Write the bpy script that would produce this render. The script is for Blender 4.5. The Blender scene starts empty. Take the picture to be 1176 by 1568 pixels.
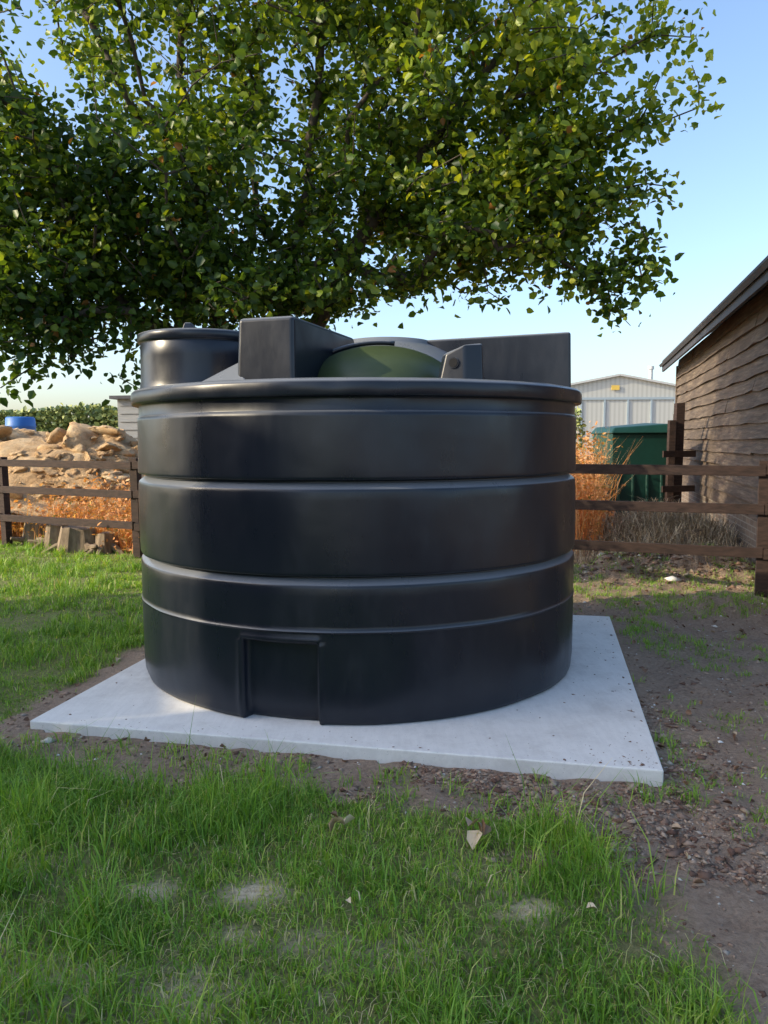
import bpy, math, random, bmesh
import numpy as np
from mathutils import Vector, Matrix
random.seed(7); rng=np.random.default_rng(7)
S=bpy.context.scene
COL=S.collection

# ---------------------------------------------------------------- helpers
def obj(name, me, parent=None, ploc=None):
    o=bpy.data.objects.new(name, me); COL.objects.link(o)
    if parent is not None:
        o.parent=parent
        o.matrix_parent_inverse=Matrix.Translation(-parent.location)
    return o
def empty(name, loc):
    e=bpy.data.objects.new(name,None); e.location=loc; e.empty_display_size=.3; COL.objects.link(e); return e
def np_mesh(name,V,F,mat,attrs=None,parent=None,smooth=False):
    V=np.ascontiguousarray(V,dtype=np.float32); F=np.ascontiguousarray(F,dtype=np.int32)
    me=bpy.data.meshes.new(name); me.vertices.add(len(V)); me.vertices.foreach_set('co',V.ravel())
    k=F.shape[1]; me.loops.add(F.size); me.loops.foreach_set('vertex_index',F.ravel())
    me.polygons.add(len(F)); me.polygons.foreach_set('loop_start',np.arange(0,F.size,k,dtype=np.int32))
    me.update(calc_edges=True)
    if attrs:
        for n,a in attrs.items():
            at=me.attributes.new(n,'FLOAT','POINT'); at.data.foreach_set('value',np.ascontiguousarray(a,dtype=np.float32))
    if smooth: me.polygons.foreach_set('use_smooth',np.ones(len(F),dtype=bool))
    me.materials.append(mat)
    return obj(name,me,parent)
def py_mesh(name,V,F,mat,parent=None,smooth=False,bevel=0,mats=None,mi=None,autosm=False):
    me=bpy.data.meshes.new(name); me.from_pydata([tuple(v) for v in V],[],F); me.update()
    for m in (mats or [mat]): me.materials.append(m)
    if mi: me.polygons.foreach_set('material_index',mi)
    if smooth: me.polygons.foreach_set('use_smooth',[True]*len(F))
    o=obj(name,me,parent)
    if bevel:
        b=o.modifiers.new('bevel','BEVEL'); b.width=bevel; b.segments=3; b.limit_method='ANGLE'; b.angle_limit=math.radians(35)
        if smooth:
            w=o.modifiers.new('wn','WEIGHTED_NORMAL'); w.keep_sharp=False
    return o
class MB:
    def __init__(s): s.V=[];s.F=[];s.M=[]
    def box(s,c,ax,ay,az,hx,hy,hz,m=0):
        c=Vector(c);ax=Vector(ax).normalized();ay=Vector(ay).normalized();az=Vector(az).normalized()
        b=len(s.V)
        for k in (-1,1):
            for j in (-1,1):
                for i in (-1,1): s.V.append(c+ax*hx*i+ay*hy*j+az*hz*k)
        for f in ((0,2,3,1),(4,5,7,6),(0,1,5,4),(2,6,7,3),(0,4,6,2),(1,3,7,5)):
            s.F.append([b+q for q in f]); s.M.append(m)
    def prism(s,bot,top,m=0):
        b=len(s.V);n=len(bot)
        s.V+= [Vector(p) for p in bot]+[Vector(p) for p in top]
        s.F.append([b+i for i in range(n)][::-1]); s.F.append([b+n+i for i in range(n)]); s.M+=[m,m]
        for i in range(n):
            j=(i+1)%n; s.F.append([b+i,b+j,b+n+j,b+n+i]); s.M.append(m)
    def tube(s,pts,rad,n=6,m=0,cap=True):
        b=len(s.V)
        for k,p in enumerate(pts):
            p=Vector(p); d=(Vector(pts[min(k+1,len(pts)-1)])-Vector(pts[max(k-1,0)])).normalized()
            a=d.orthogonal().normalized(); c=d.cross(a)
            for i in range(n):
                t=2*math.pi*i/n; s.V.append(p+(a*math.cos(t)+c*math.sin(t))*rad[k])
        for k in range(len(pts)-1):
            for i in range(n):
                j=(i+1)%n; s.F.append([b+k*n+i,b+k*n+j,b+(k+1)*n+j,b+(k+1)*n+i]); s.M.append(m)
        if cap:
            s.F.append([b+i for i in range(n)][::-1]); s.F.append([b+(len(pts)-1)*n+i for i in range(n)]); s.M+=[m,m]
    def make(s,name,mats,parent=None,smooth=False,bevel=0):
        if not isinstance(mats,list): mats=[mats]
        return py_mesh(name,s.V,s.F,None,parent,smooth,bevel,mats,s.M)
_lat={}
def noise2(x,y,sc,seed=0):
    if seed not in _lat: _lat[seed]=np.random.default_rng(seed+100).random((256,256))
    L=_lat[seed]; x=np.asarray(x)*sc+1000.3; y=np.asarray(y)*sc+1000.7
    xi=np.floor(x).astype(int); yi=np.floor(y).astype(int); fx=x-xi; fy=y-yi
    fx=fx*fx*(3-2*fx); fy=fy*fy*(3-2*fy)
    a=L[xi%256,yi%256];b=L[(xi+1)%256,yi%256];c=L[xi%256,(yi+1)%256];d=L[(xi+1)%256,(yi+1)%256]
    return (a*(1-fx)+b*fx)*(1-fy)+(c*(1-fx)+d*fx)*fy
def fbm(x,y,sc,seed=0,o=4):
    t=0;a=1;n=0
    for i in range(o):
        t=t+a*noise2(x,y,sc*2**i,seed+i); n+=a; a*=.5
    return t/n
def sstep(a,b,x):
    t=np.clip((x-a)/(b-a),0,1); return t*t*(3-2*t)

# ---------------------------------------------------------------- materials
class NT:
    def __init__(s,name):
        s.m=bpy.data.materials.new(name); s.m.use_nodes=True; s.n=s.m.node_tree.nodes; s.l=s.m.node_tree.links
        s.p=s.n['Principled BSDF']; s.out=s.n['Material Output']
    def new(s,t,**k):
        q=s.n.new(t)
        for a,b in k.items(): setattr(q,a,b)
        return q
    def link(s,a,b): s.l.new(a,b)
    def noise(s,scale,detail=4,rough=.55,coord='Object',stretch=None):
        tc=s.new('ShaderNodeTexCoord'); n=s.new('ShaderNodeTexNoise'); n.inputs['Scale'].default_value=scale
        n.inputs['Detail'].default_value=detail; n.inputs['Roughness'].default_value=rough
        if stretch:
            mp=s.new('ShaderNodeMapping'); mp.inputs['Scale'].default_value=stretch
            s.link(tc.outputs[coord],mp.inputs['Vector']); s.link(mp.outputs[0],n.inputs['Vector'])
        else: s.link(tc.outputs[coord],n.inputs['Vector'])
        return n.outputs['Fac']
    def ramp(s,src,stops):
        r=s.new('ShaderNodeValToRGB'); e=r.color_ramp.elements
        while len(e)<len(stops): e.new(.5)
        for i,(p,c) in enumerate(stops):
            e[i].position=p; e[i].color=(c,c,c,1) if isinstance(c,(int,float)) else (*c,1)
        s.link(src,r.inputs['Fac']); return r.outputs['Color']
    def mix(s,f,a,b,mode='MIX'):
        m=s.new('ShaderNodeMix',data_type='RGBA',blend_type=mode)
        for v,i in ((f,0),(a,6),(b,7)):
            if isinstance(v,bpy.types.NodeSocket): s.link(v,m.inputs[i])
            elif i==0: m.inputs[0].default_value=v
            else: m.inputs[i].default_value=(*v,1)
        return m.outputs[2]
    def attr(s,name):
        a=s.new('ShaderNodeAttribute'); a.attribute_name=name; return a.outputs['Fac']
    def bump(s,h,strength=.3,dist=.01):
        b=s.new('ShaderNodeBump'); b.inputs['Strength'].default_value=strength; b.inputs['Distance'].default_value=dist
        s.link(h,b.inputs['Height']); s.link(b.outputs[0],s.p.inputs['Normal']); return b
    def base(s,c):
        if isinstance(c,bpy.types.NodeSocket): s.link(c,s.p.inputs['Base Color'])
        else: s.p.inputs['Base Color'].default_value=(*c,1)
    def set(s,**k):
        for a,b in k.items(): s.p.inputs[a.replace('_',' ')].default_value=b
def simple(name,c1,c2,scale=8,rough=.8,bump=.2,bd=.01,stretch=None,detail=5):
    t=NT(name); n=t.noise(scale,detail,.6,stretch=stretch); t.base(t.ramp(n,[(.3,c1),(.7,c2)])); t.set(Roughness=rough)
    if bump: t.bump(n,bump,bd)
    return t.m

# tank plastic (patchy dust; upward-facing ledges painted lighter for the sky highlight)
t=NT('tank_plastic'); 
n=t.noise(1.6,3,.5); n2=t.noise(5,7,.7,stretch=(1,1,.3)); n3=t.noise(45,3,.6)
c=t.ramp(n,[(.3,(.0045,.0075,.0150)),(.75,(.0080,.0120,.0215))]); 
dust=t.ramp(n2,[(.50,0.0),(.8,1.0)]); mm=t.new('ShaderNodeMath',operation='MULTIPLY'); t.link(dust,mm.inputs[0]); mm.inputs[1].default_value=.16
c=t.mix(mm.outputs[0],c,(.06,.065,.08))
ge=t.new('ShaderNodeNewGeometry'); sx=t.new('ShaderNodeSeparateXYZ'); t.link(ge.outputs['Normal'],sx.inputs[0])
ledge_sheen=t.ramp(sx.outputs['Z'],[(.35,0.),(.75,.9)]); c=t.mix(ledge_sheen,c,(.20,.215,.24)); t.base(c)
r=t.ramp(n2,[(.3,.25),(.75,.39)]); t.link(r,t.p.inputs['Roughness'])
b1=t.new('ShaderNodeBump'); b1.inputs['Strength'].default_value=.5; b1.inputs['Distance'].default_value=.025; t.link(n,b1.inputs['Height'])
b2=t.new('ShaderNodeBump'); b2.inputs['Strength'].default_value=.12; b2.inputs['Distance'].default_value=.002; t.link(n3,b2.inputs['Height']); t.link(b1.outputs[0],b2.inputs['Normal'])
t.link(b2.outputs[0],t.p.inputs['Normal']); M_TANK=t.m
M_HOLE=simple('hole_black',(.003,.003,.004),(.005,.005,.006),5,.9,0)
M_LID=simple('olive_lid_plastic',(.040,.060,.02),(.058,.080,.03),5,.42,.1)
# concrete
t=NT('slab_concrete'); n=t.noise(3,8,.7); n2=t.noise(40,4,.6,stretch=(1,.15,1)); n3=t.noise(160,2,.5); n4=t.noise(7,7,.7)
c=t.ramp(n,[(.3,(.72,.70,.66)),(.5,(.85,.83,.78)),(.75,(.92,.90,.85))]); c=t.mix(.18,c,t.ramp(n2,[(.3,.35),(.7,.8)]),'MULTIPLY'); 
c=t.mix(t.ramp(n4,[(.52,0.),(.78,.4)]),c,(.48,.44,.38))
sp=t.ramp(n3,[(.26,0.),(.33,1.)]); c=t.mix(sp,(.5,.48,.45),c)
t.base(c); t.set(Roughness=.9); t.bump(n2,.35,.004); M_CONC=t.m
# ground
t=NT('ground_mat'); g=t.attr('grassy'); d=t.attr('dry')
n=t.noise(6,8,.7); n2=t.noise(45,6,.7)
soil=t.ramp(n2,[(.25,(.13,.088,.060)),(.5,(.31,.22,.155)),(.75,(.48,.37,.28))])
soil=t.mix(t.ramp(n,[(.35,0.),(.7,.65)]),soil,(.41,.31,.225))
gr=t.ramp(n2,[(.3,(.09,.12,.025)),(.55,(.22,.23,.07)),(.8,(.38,.35,.15))])
dr=t.ramp(n2,[(.25,(.38,.29,.16)),(.5,(.72,.60,.41)),(.8,(.90,.80,.63))])
c=t.mix(d,gr,dr); c=t.mix(g,soil,c); t.base(c); t.set(Roughness=.95); t.bump(n2,.9,.03); M_GROUND=t.m
def leafmat(name,stops,trans=.4,rough=.5,at='rnd'):
    t=NT(name); c=t.ramp(t.attr(at),stops); t.base(c); t.set(Roughness=rough)
    if trans<=0: return t.m
    tr=t.new('ShaderNodeBsdfTranslucent'); mx=t.new('ShaderNodeMixShader'); mx.inputs[0].default_value=trans
    c2=t.mix(1.,c,(1.5,1.35,.5),'MULTIPLY'); t.link(c2,tr.inputs['Color'])
    t.link(t.p.outputs[0],mx.inputs[1]); t.link(tr.outputs[0],mx.inputs[2]); t.link(mx.outputs[0],t.out.inputs['Surface']); return t.m
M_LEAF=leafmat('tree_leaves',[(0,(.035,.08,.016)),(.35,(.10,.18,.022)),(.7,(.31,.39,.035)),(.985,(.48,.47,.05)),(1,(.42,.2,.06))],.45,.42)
M_GRASS=leafmat('grass_blades',[(0,(.10,.22,.025)),(.35,(.22,.42,.045)),(.65,(.41,.55,.085)),(.85,(.62,.57,.24)),(1,(.76,.65,.42))],.3,.55)
M_WEED=leafmat('dry_weed_stems',[(0,(.16,.2,.05)),(.22,(.40,.28,.10)),(.4,(.64,.31,.12)),(.75,(.78,.39,.17)),(1,(.80,.58,.34))],.3,.8)
M_STRAW=leafmat('straw',[(0,(.26,.18,.1)),(.5,(.50,.38,.24)),(1,(.68,.56,.38))],0,.8)
M_HEDGE=leafmat('hedge_leaves',[(0,(.12,.16,.05)),(.6,(.25,.30,.09)),(1,(.38,.40,.14))],.0,.6)
M_DEAD=leafmat('dead_leaves',[(0,(.12,.06,.035)),(.6,(.30,.17,.10)),(1,(.78,.63,.42))],.0,.7)
M_BARK=simple('bark',(.035,.028,.02),(.12,.095,.07),14,.9,.6,.02,(1,1,.25))
M_CLOD=NT('clods'); _c=M_CLOD.ramp(M_CLOD.attr('rnd'),[(0,(.12,.062,.042)),(.5,(.26,.165,.115)),(1,(.46,.35,.26))]); M_CLOD.base(_c); M_CLOD.set(Roughness=.95); M_CLOD=M_CLOD.m
M_PEB=NT('pebbles'); _c=M_PEB.ramp(M_PEB.attr('rnd'),[(0,(.28,.24,.2)),(.7,(.5,.46,.4)),(1,(.85,.83,.8))]); M_PEB.base(_c); M_PEB.set(Roughness=.85); M_PEB=M_PEB.m
t=NT('clay_rubble'); n=t.noise(2.4,10,.7); n2=t.noise(14,8,.75)
c=t.ramp(n,[(.3,(.50,.29,.13)),(.5,(.74,.50,.27)),(.7,(.86,.68,.43))]); c=t.mix(.5,c,t.ramp(n2,[(.3,.5),(.65,1.)]),'MULTIPLY'); t.base(c); t.set(Roughness=.95); t.bump(n2,1.,.08); M_CLAY=t.m
M_FENCE=simple('fence_timber',(.018,.010,.008),(.055,.031,.024),9,.85,.5,.01,(1,1,4))
M_STUMP=simple('stump_wood',(.12,.085,.055),(.34,.26,.18),12,.9,.6,.02,(1,1,.3))
t=NT('weatherboard'); n=t.noise(3,8,.7,stretch=(1,.6,9)); n2=t.noise(1.3,3,.5)
c=t.ramp(n,[(.25,(.032,.023,.018)),(.5,(.11,.08,.058)),(.8,(.28,.22,.16))]); c=t.mix(t.ramp(n2,[(.4,0.),(.7,.5)]),c,(.06,.045,.035)); t.base(c); t.set(Roughness=.85); t.bump(n,.8,.014); M_BOARD=t.m
M_ROOF=simple('dark_roof',(.03,.033,.045),(.06,.062,.075),6,.7,.3,.02)
t=NT('brick'); tc=t.new('ShaderNodeTexCoord'); mp=t.new('ShaderNodeMapping'); t.link(tc.outputs['UV'],mp.inputs[0]); bk=t.new('ShaderNodeTexBrick')
t.link(mp.outputs[0],bk.inputs[0]); bk.inputs['Color1'].default_value=(.20,.15,.11,1); bk.inputs['Color2'].default_value=(.13,.10,.08,1); bk.inputs['Mortar'].default_value=(.24,.22,.19,1)
bk.inputs['Scale'].default_value=1; bk.inputs['Brick Width'].default_value=.225; bk.inputs['Row Height'].default_value=.075; bk.inputs['Mortar Size'].default_value=.008
t.base(bk.outputs[0]); t.set(Roughness=.9); M_BRICK=t.m
M_GREEN=simple('green_plastic',(.004,.042,.032),(.007,.058,.045),3,.5,.15)
M_BLUE=simple('blue_plastic',(.02,.12,.42),(.03,.16,.5),5,.5,0)
t=NT('metal_cladding'); tc=t.new('ShaderNodeTexCoord'); w=t.new('ShaderNodeTexWave'); w.inputs['Scale'].default_value=.9; t.link(tc.outputs['Object'],w.inputs[0])
t.base(t.ramp(w.outputs['Fac'],[(.2,(.38,.39,.37)),(.6,(.45,.46,.44))])); t.set(Roughness=.6); M_CLAD=t.m
M_CLADROOF=simple('metal_roof',(.42,.44,.44),(.52,.53,.53),.5,.6,0)
M_DOOR=simple('door_paint',(.27,.34,.39),(.31,.38,.43),1,.6,0)
M_YEL=simple('sign_paint',(.6,.42,.08),(.65,.45,.1),3,.6,0)
M_GREYB=simple('grey_cladding',(.20,.21,.22),(.28,.29,.30),2,.7,.2,.01,(1,1,10))

# ---------------------------------------------------------------- layout
SLABZ=.08
U=np.array([.978,-.207]); W=np.array([.207,.978]); FL=np.array([-1.80,3.80]); SL=3.05; SD=2.95
def slab_st(x,y): return (x-FL[0])*U[0]+(y-FL[1])*U[1],(x-FL[0])*W[0]+(y-FL[1])*W[1]
fence_pts=[(-12.2,13.9),(-9.9,12.95),(-7.6,12.0),(-5.44,11.06),(-3.14,9.8),(-.75,8.95),(1.3,8.05),(3.54,7.17),(3.84,7.05)]
fx=np.array([p[0] for p in fence_pts]); fy=np.array([p[1] for p in fence_pts])
def fence_y(x): return np.interp(x,fx,fy)
def grassy(x,y):
    s,tt=slab_st(x,y); n=(fbm(x,y,2.2,3)-.5)*1.5; n1=(fbm(x,y,7,13,3)-.5)*.9; n=n+n1
    front=.21+.27*np.clip(s/2.2,0,1)
    df=np.maximum(-tt/front,0); db=np.maximum((tt-SD)/.7,0)
    q=np.maximum(np.maximum(np.maximum(-s/.30,0),df),db)          # <1 soil
    g=sstep(.75,1.35,q+n*1.0)
    pathx=sstep(.16,-.2,s-(2.72+.55*np.clip(-tt-.6,0,2)-.45*np.clip(-tt-1.,0,2))+n*.35)   # 1 left of path
    g=np.where(s>SL-.6, g*pathx, g)
    g=np.where((s>SL)&(tt>=0),0,g)
    return np.clip(g,0,1)
def dry(x,y):
    d=sstep(.50,.66,fbm(x,y,2.1,21))*sstep(3.0,2.0,y)*.6
    for cx,cy,r,a in ((-.78,2.42,.08,1.2),(-.42,2.42,.10,1.3),(.45,2.30,.08,1.2),(-.9,2.0,.25,.6),(-1.25,2.55,.15,.6),(.05,2.1,.15,.3),(-.6,1.95,.2,.5),(-.45,2.2,.08,.6)):
        d=np.maximum(d,a*np.exp(-((x-cx)**2+((y-cy)*1.6)**2)/(r*r)))
    d=np.clip(d*(.25+1.5*fbm(x,y,13,23,3)),0,1)
    d=np.maximum(d,.5*sstep(0,1.,y-fence_y(x)))
    return np.clip(d,0,1)
def height(x,y):
    g=grassy(x,y); s,tt=slab_st(x,y)
    h=(fbm(x,y,1.1,31)-.5)*.05
    h=h+(fbm(x,y,9,41,3)-.5)*.075*(1-g)
    near=sstep(.35,0,np.maximum(np.maximum(-s,s-SL),np.maximum(-tt,tt-SD)))
    h=h*(1-near*.6)+near*(.012+.022*(1-np.clip(s/SL,0,1)))
    inside=(s>.02)&(s<SL-.02)&(tt>.02)&(tt<SD-.02); h=np.where(inside,-.03,h)
    h=h+.30*np.exp(-((x-3.35)**2/.5+(y-8.3)**2/.25))*(.5+1.*fbm(x,y,5,5,3))
    h=h+.16*np.exp(-((x-2.4)**2/.3+(y-8.2)**2/.15))*(.5+1.*fbm(x,y,5,6,3))
    h=h+.12*np.exp(-((x-2.9)**2/.1+(y-6.6)**2/.06))*(.5+1.*fbm(x,y,5,7,3))
    h=h+.25*np.exp(-((x-3.6)**2/1.2+(y-10.3)**2/.8))
    far=sstep(14,30,np.hypot(x,y)); h=h*(1-far)
    return h
def axis(a,b,step,lo,hi):
    c=list(np.arange(a,b,step)); s=step; v=a
    L=[]; 
    while v>lo: s*=1.22; v-=s; L.append(v)
    R=[]; v=c[-1]; s=step
    while v<hi: s*=1.22; v+=s; R.append(v)
    return np.array(L[::-1]+c+R)
gx=axis(-5,4.6,.04,-700,700); gy=axis(1.0,10.5,.04,-400,900)
X,Y=np.meshgrid(gx,gy); x=X.ravel(); y=Y.ravel(); z=height(x,y)
nx=len(gx); ny=len(gy); I=np.arange(nx*ny).reshape(ny,nx)
F=np.stack([I[:-1,:-1],I[:-1,1:],I[1:,1:],I[1:,:-1]],-1).reshape(-1,4)
np_mesh('ground',np.stack([x,y,z],1),F,M_GROUND,{'grassy':grassy(x,y),'dry':dry(x,y)},smooth=True)

# slab
b=MB(); p=[FL,FL+U*SL,FL+U*SL+W*SD,FL+W*SD]
b.prism([(q[0],q[1],-.06) for q in p],[(q[0],q[1],SLABZ) for q in p]); b.make('concrete_slab',M_CONC,bevel=.008)

# ---------------------------------------------------------------- tank
TC=(-.163,5.06); Z0=SLABZ
tank=empty('water_storage_tank',(TC[0],TC[1],Z0))
R=1.375
def rib(z): # body, crisp shoulder ledge, valley, sharp undercut
    return [(z-.085,R),(z-.048,R-.001),(z-.034,R-.004),(z-.030,R-.006),(z-.027,R-.009),(z-.006,R-.036),(z-.004,R-.039),(z+.000,R-.041),(z+.006,R-.041),(z+.010,R-.038),(z+.012,R-.030),(z+.014,R-.008),(z+.016,R-.002),(z+.020,R+.0005),(z+.030,R+.001)]
prof=[(0.,1.345),(.008,1.36),(.03,1.369),(.10,R),(.2,R),(.3,R),(.37,R),(.395,R),(.40,R),(.41,R),(.42,R),(.43,R),(.44,R),(.46,R),(.467,R+.0005),(.469,R+.004),(.473,R+.004),(.475,R+.0005),(.5,R),(.62,R)]+rib(.732)+[(.8,R+.002),(.9,R+.003),(1.05,R+.002)]+rib(1.200)+[(1.26,R+.001),(1.4,R),(1.52,R),(1.54,R-.001),(1.545,R-.008),(1.55,R-.010),(1.60,R-.010),(1.608,R-.009),(1.611,R-.004),(1.613,R+.018),(1.616,R+.026),(1.622,R+.030),(1.650,R+.031),(1.674,R+.030),(1.684,R+.026),(1.692,R+.016),(1.70,R-.010),(1.70,R-.05),(1.695,R-.09),(1.70,1.15),(1.73,.7),(1.75,.02)]
tc0=math.radians(-15.3); th=math.radians(8.3); e=math.radians(.45)
ang=list(np.linspace(0,2*math.pi,360,endpoint=False))
special=[tc0-th-e*3,tc0-th-e*1.6,tc0-th-e*.6,tc0-th,tc0-th+e*.4,tc0-th+e*1.2,tc0+th-e*1.2,tc0+th-e*.4,tc0+th,tc0+th+e*.6,tc0+th+e*1.6,tc0+th+e*3]
ang=sorted([(a+math.pi)%(2*math.pi)-math.pi for a in ang if min(abs(((a+math.pi)%(2*math.pi)-math.pi)-q) for q in special)>math.radians(.3)]+special)
ang=np.array(ang); V=[]
for (z,r) in prof:
    wob=(np.sin(ang*7+z*5)+np.sin(ang*13+z*9+1)+np.sin(ang*23-z*7))*.0015
    rr=np.full(len(ang),r)+wob
    if z>1.6: rr=rr+np.where(z<1.699,1,0)*(-.006*np.exp(-((ang-.13)/.06)**2)-.005*np.exp(-((ang+.05)/.04)**2))*(1 if z>1.64 else .3)
    da=np.abs(ang-tc0)
    ina=sstep(th+e*.5,th-e*.5,da); inz=1. if z<=.405 else (.45 if z<.415 else 0.)
    rr=rr-.055*ina*inz
    lip=np.exp(-((da-th-e*1.4)/(e*1.2))**2)*(1 if z<.42 else 0)
    if .415<=z<=.445: lip=np.maximum(lip,(da<th+e)*1.0*(1-abs(z-.43)/.02))
    rr=rr+.010*np.clip(lip,0,1)
    V.append(np.stack([TC[0]+rr*np.sin(ang),TC[1]-rr*np.cos(ang),np.full(len(ang),Z0+z)],1))
V=np.concatenate(V); na=len(ang); I=np.arange(len(prof)*na).reshape(len(prof),na); J=np.roll(I,-1,1)
F=np.stack([I[:-1],J[:-1],J[1:],I[1:]],-1).reshape(-1,4)
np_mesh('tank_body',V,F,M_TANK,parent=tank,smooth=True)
def lathe(name,c,prof,mat,n=64,parent=None,sx=1,sy=1):
    V=[];
    for z,r in prof:
        for i in range(n):
            a=2*math.pi*i/n; V.append((c[0]+r*sx*math.cos(a),c[1]+r*sy*math.sin(a),c[2]+z))
    F=[[k*n+i,k*n+(i+1)%n,(k+1)*n+(i+1)%n,(k+1)*n+i] for k in range(len(prof)-1) for i in range(n)]
    F.append([(len(prof)-1)*n+i for i in range(n)])
    return py_mesh(name,V,F,mat,parent,True)
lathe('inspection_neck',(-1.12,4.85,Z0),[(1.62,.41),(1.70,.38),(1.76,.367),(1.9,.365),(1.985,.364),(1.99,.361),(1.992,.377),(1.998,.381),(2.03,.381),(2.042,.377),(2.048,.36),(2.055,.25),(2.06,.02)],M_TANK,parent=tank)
b=MB(); b.prism([(-1.19,4.62,Z0+2.04),(-1.09,4.62,Z0+2.04),(-1.09,4.72,Z0+2.04),(-1.19,4.72,Z0+2.04)],[(-1.17,4.63,Z0+2.10),(-1.13,4.63,Z0+2.10),(-1.13,4.70,Z0+2.10),(-1.17,4.70,Z0+2.10)])
b.make('neck_catch',M_TANK,tank,True,.008)
def draft(pts,k):
    c=np.mean(pts,0); return [tuple(c+(np.array(p)-c)*k) for p in pts]
def podium(name,pts,z1,k=.97,bev=.025,z0=1.66):
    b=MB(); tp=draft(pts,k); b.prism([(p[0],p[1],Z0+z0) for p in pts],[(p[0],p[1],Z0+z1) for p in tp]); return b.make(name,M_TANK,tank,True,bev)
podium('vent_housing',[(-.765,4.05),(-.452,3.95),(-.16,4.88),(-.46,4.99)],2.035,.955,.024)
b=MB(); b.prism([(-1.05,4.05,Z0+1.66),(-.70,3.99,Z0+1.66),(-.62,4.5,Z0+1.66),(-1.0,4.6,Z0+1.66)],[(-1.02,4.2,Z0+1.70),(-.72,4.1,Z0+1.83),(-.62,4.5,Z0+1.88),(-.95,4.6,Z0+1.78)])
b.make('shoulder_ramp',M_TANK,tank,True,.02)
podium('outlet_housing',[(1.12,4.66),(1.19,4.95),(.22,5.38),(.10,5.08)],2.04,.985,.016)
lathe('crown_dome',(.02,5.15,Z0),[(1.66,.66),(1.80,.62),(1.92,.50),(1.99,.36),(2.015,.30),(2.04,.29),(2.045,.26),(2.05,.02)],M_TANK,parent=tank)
dp=[(1.64,.47)]+[(1.66+.285*math.sin(a),.47*math.cos(a)) for a in np.linspace(.05,1.52,16)]
lathe('green_dome_lid',(-.02,4.55,Z0),dp,M_LID,parent=tank)
b=MB(); pts=[(-.02-.485*math.cos(a),4.50,Z0+1.655+.305*math.sin(a)) for a in np.linspace(0,1.75,26)]
b.tube(pts,[.014]*len(pts),8); b.make('dome_seam',M_TANK,tank,True)
b=MB(); b.prism([(.275,3.985,Z0+1.66),(.41,3.925,Z0+1.66),(.51,3.95,Z0+1.66),(.52,4.22,Z0+1.66),(.28,4.24,Z0+1.66)],
 [(.315,3.99,Z0+1.84),(.41,3.945,Z0+1.885),(.503,3.97,Z0+1.89),(.505,4.2,Z0+1.89),(.32,4.22,Z0+1.86)]); b.make('gauge_box',M_TANK,tank,True,.014)
n=Vector((-.42,-.9,.06)).normalized(); c=Vector((.358,3.962,Z0+1.79)); b=MB()
b.tube([c-n*.01,c+n*.010],[.030,.028],20); b.make('gauge_ring',M_TANK,tank,False)
b=MB(); b.tube([c,c+n*.0125],[.022,.022],20); b.make('gauge_hole',M_HOLE,tank,False)

# ---------------------------------------------------------------- fence
b=MB()
for i,(px,py) in enumerate(fence_pts[:-1]):
    q=fence_pts[i+1]; d=Vector((q[0]-px,q[1]-py,0)); L=d.length; d.normalize(); nrm=Vector((d.y,-d.x,0))
    lean=random.uniform(-.015,.015)
    b.box((px,py,.60),d,nrm,(lean,0,1),.055,.05,.68)
    for k,zz in enumerate((1.19,.83,.42)):
        j1=random.uniform(-.012,.012); j2=random.uniform(-.012,.012)
        A=Vector((px,py,zz+j1)); B=Vector((q[0],q[1],zz+j2)); dd=(B-A).normalized(); mid=(A+B)/2+nrm*(.066+.002*k)
        b.box(mid,dd,nrm,dd.cross(nrm),L/2-.003,.016,.048)
b.make('wooden_fence',M_FENCE,bevel=.004)

# ---------------------------------------------------------------- timber barn (right)
shed=empty('timber_barn',(6,11,0))
D=Vector((.249,.968,0)).normalized(); N=Vector((-D.y,D.x,0))
P0=Vector((3.34,5.0,0)); LEN=12.25
b=MB(); 
for i in range(14):
    zb=.56+i*.185
    cut=LEN*(.35+.15*((i*7)%4))
    for sgi in range(2):
        s0=0 if sgi==0 else cut; s1=LEN if sgi==1 else cut-.006
        k=14; base=len(b.V); dz=random.uniform(-.012,.012)
        for j in range(k+1):
            s_=s0+(s1-s0)*j/k; w=random.uniform(-.012,.012); p=P0+D*s_
            b.V+= [p+N*(.070+w)+Vector((0,0,zb+w+dz)),p+N*.02+Vector((0,0,zb+w+dz)),p+N*.012+Vector((0,0,zb+.215)),p+N*.028+Vector((0,0,zb+.215))]
        for j in range(k):
            o=base+j*4
            for q in range(4): b.F.append([o+q,o+(q+1)%4,o+4+(q+1)%4,o+4+q]); b.M.append(0)
        b.F.append([base+q for q in range(4)][::-1]); b.F.append([base+k*4+q for q in range(4)]); b.M+=[0,0]
pc=P0+D*(LEN+.0); b.box(pc+N*.03+Vector((0,0,1.8)),D,N,(0,0,1),.05,.045,1.25)
b.make('weatherboards',M_BOARD,shed)
b=MB(); Q=[P0,P0+D*LEN,P0+D*LEN-N*6,P0-N*6]
b.prism([v+Vector((0,0,.5)) for v in Q],[v+Vector((0,0,3.1)) for v in Q]); 
for s_ in (.0,LEN): 
    a=P0+D*s_; b.prism([a+Vector((0,0,3.1)),a-N*6+Vector((0,0,3.1)),a-N*3+Vector((0,0,5.2))],[v+D*(.02 if s_==0 else -.02) for v in (a+Vector((0,0,3.1)),a-N*6+Vector((0,0,3.1)),a-N*3+Vector((0,0,5.2)))])
b.make('barn_walls',M_BOARD,shed)
me=bpy.data.meshes.new('brick_plinth'); bm=bmesh.new(); uv=bm.loops.layers.uv.new('UVMap')
def quad(ps,uvs):
    f=bm.faces.new([bm.verts.new(p) for p in ps])
    for l,u_ in zip(f.loops,uvs): l[uv].uv=u_
A=P0+N*.03; Bq=P0+D*(LEN)+N*.03
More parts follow.
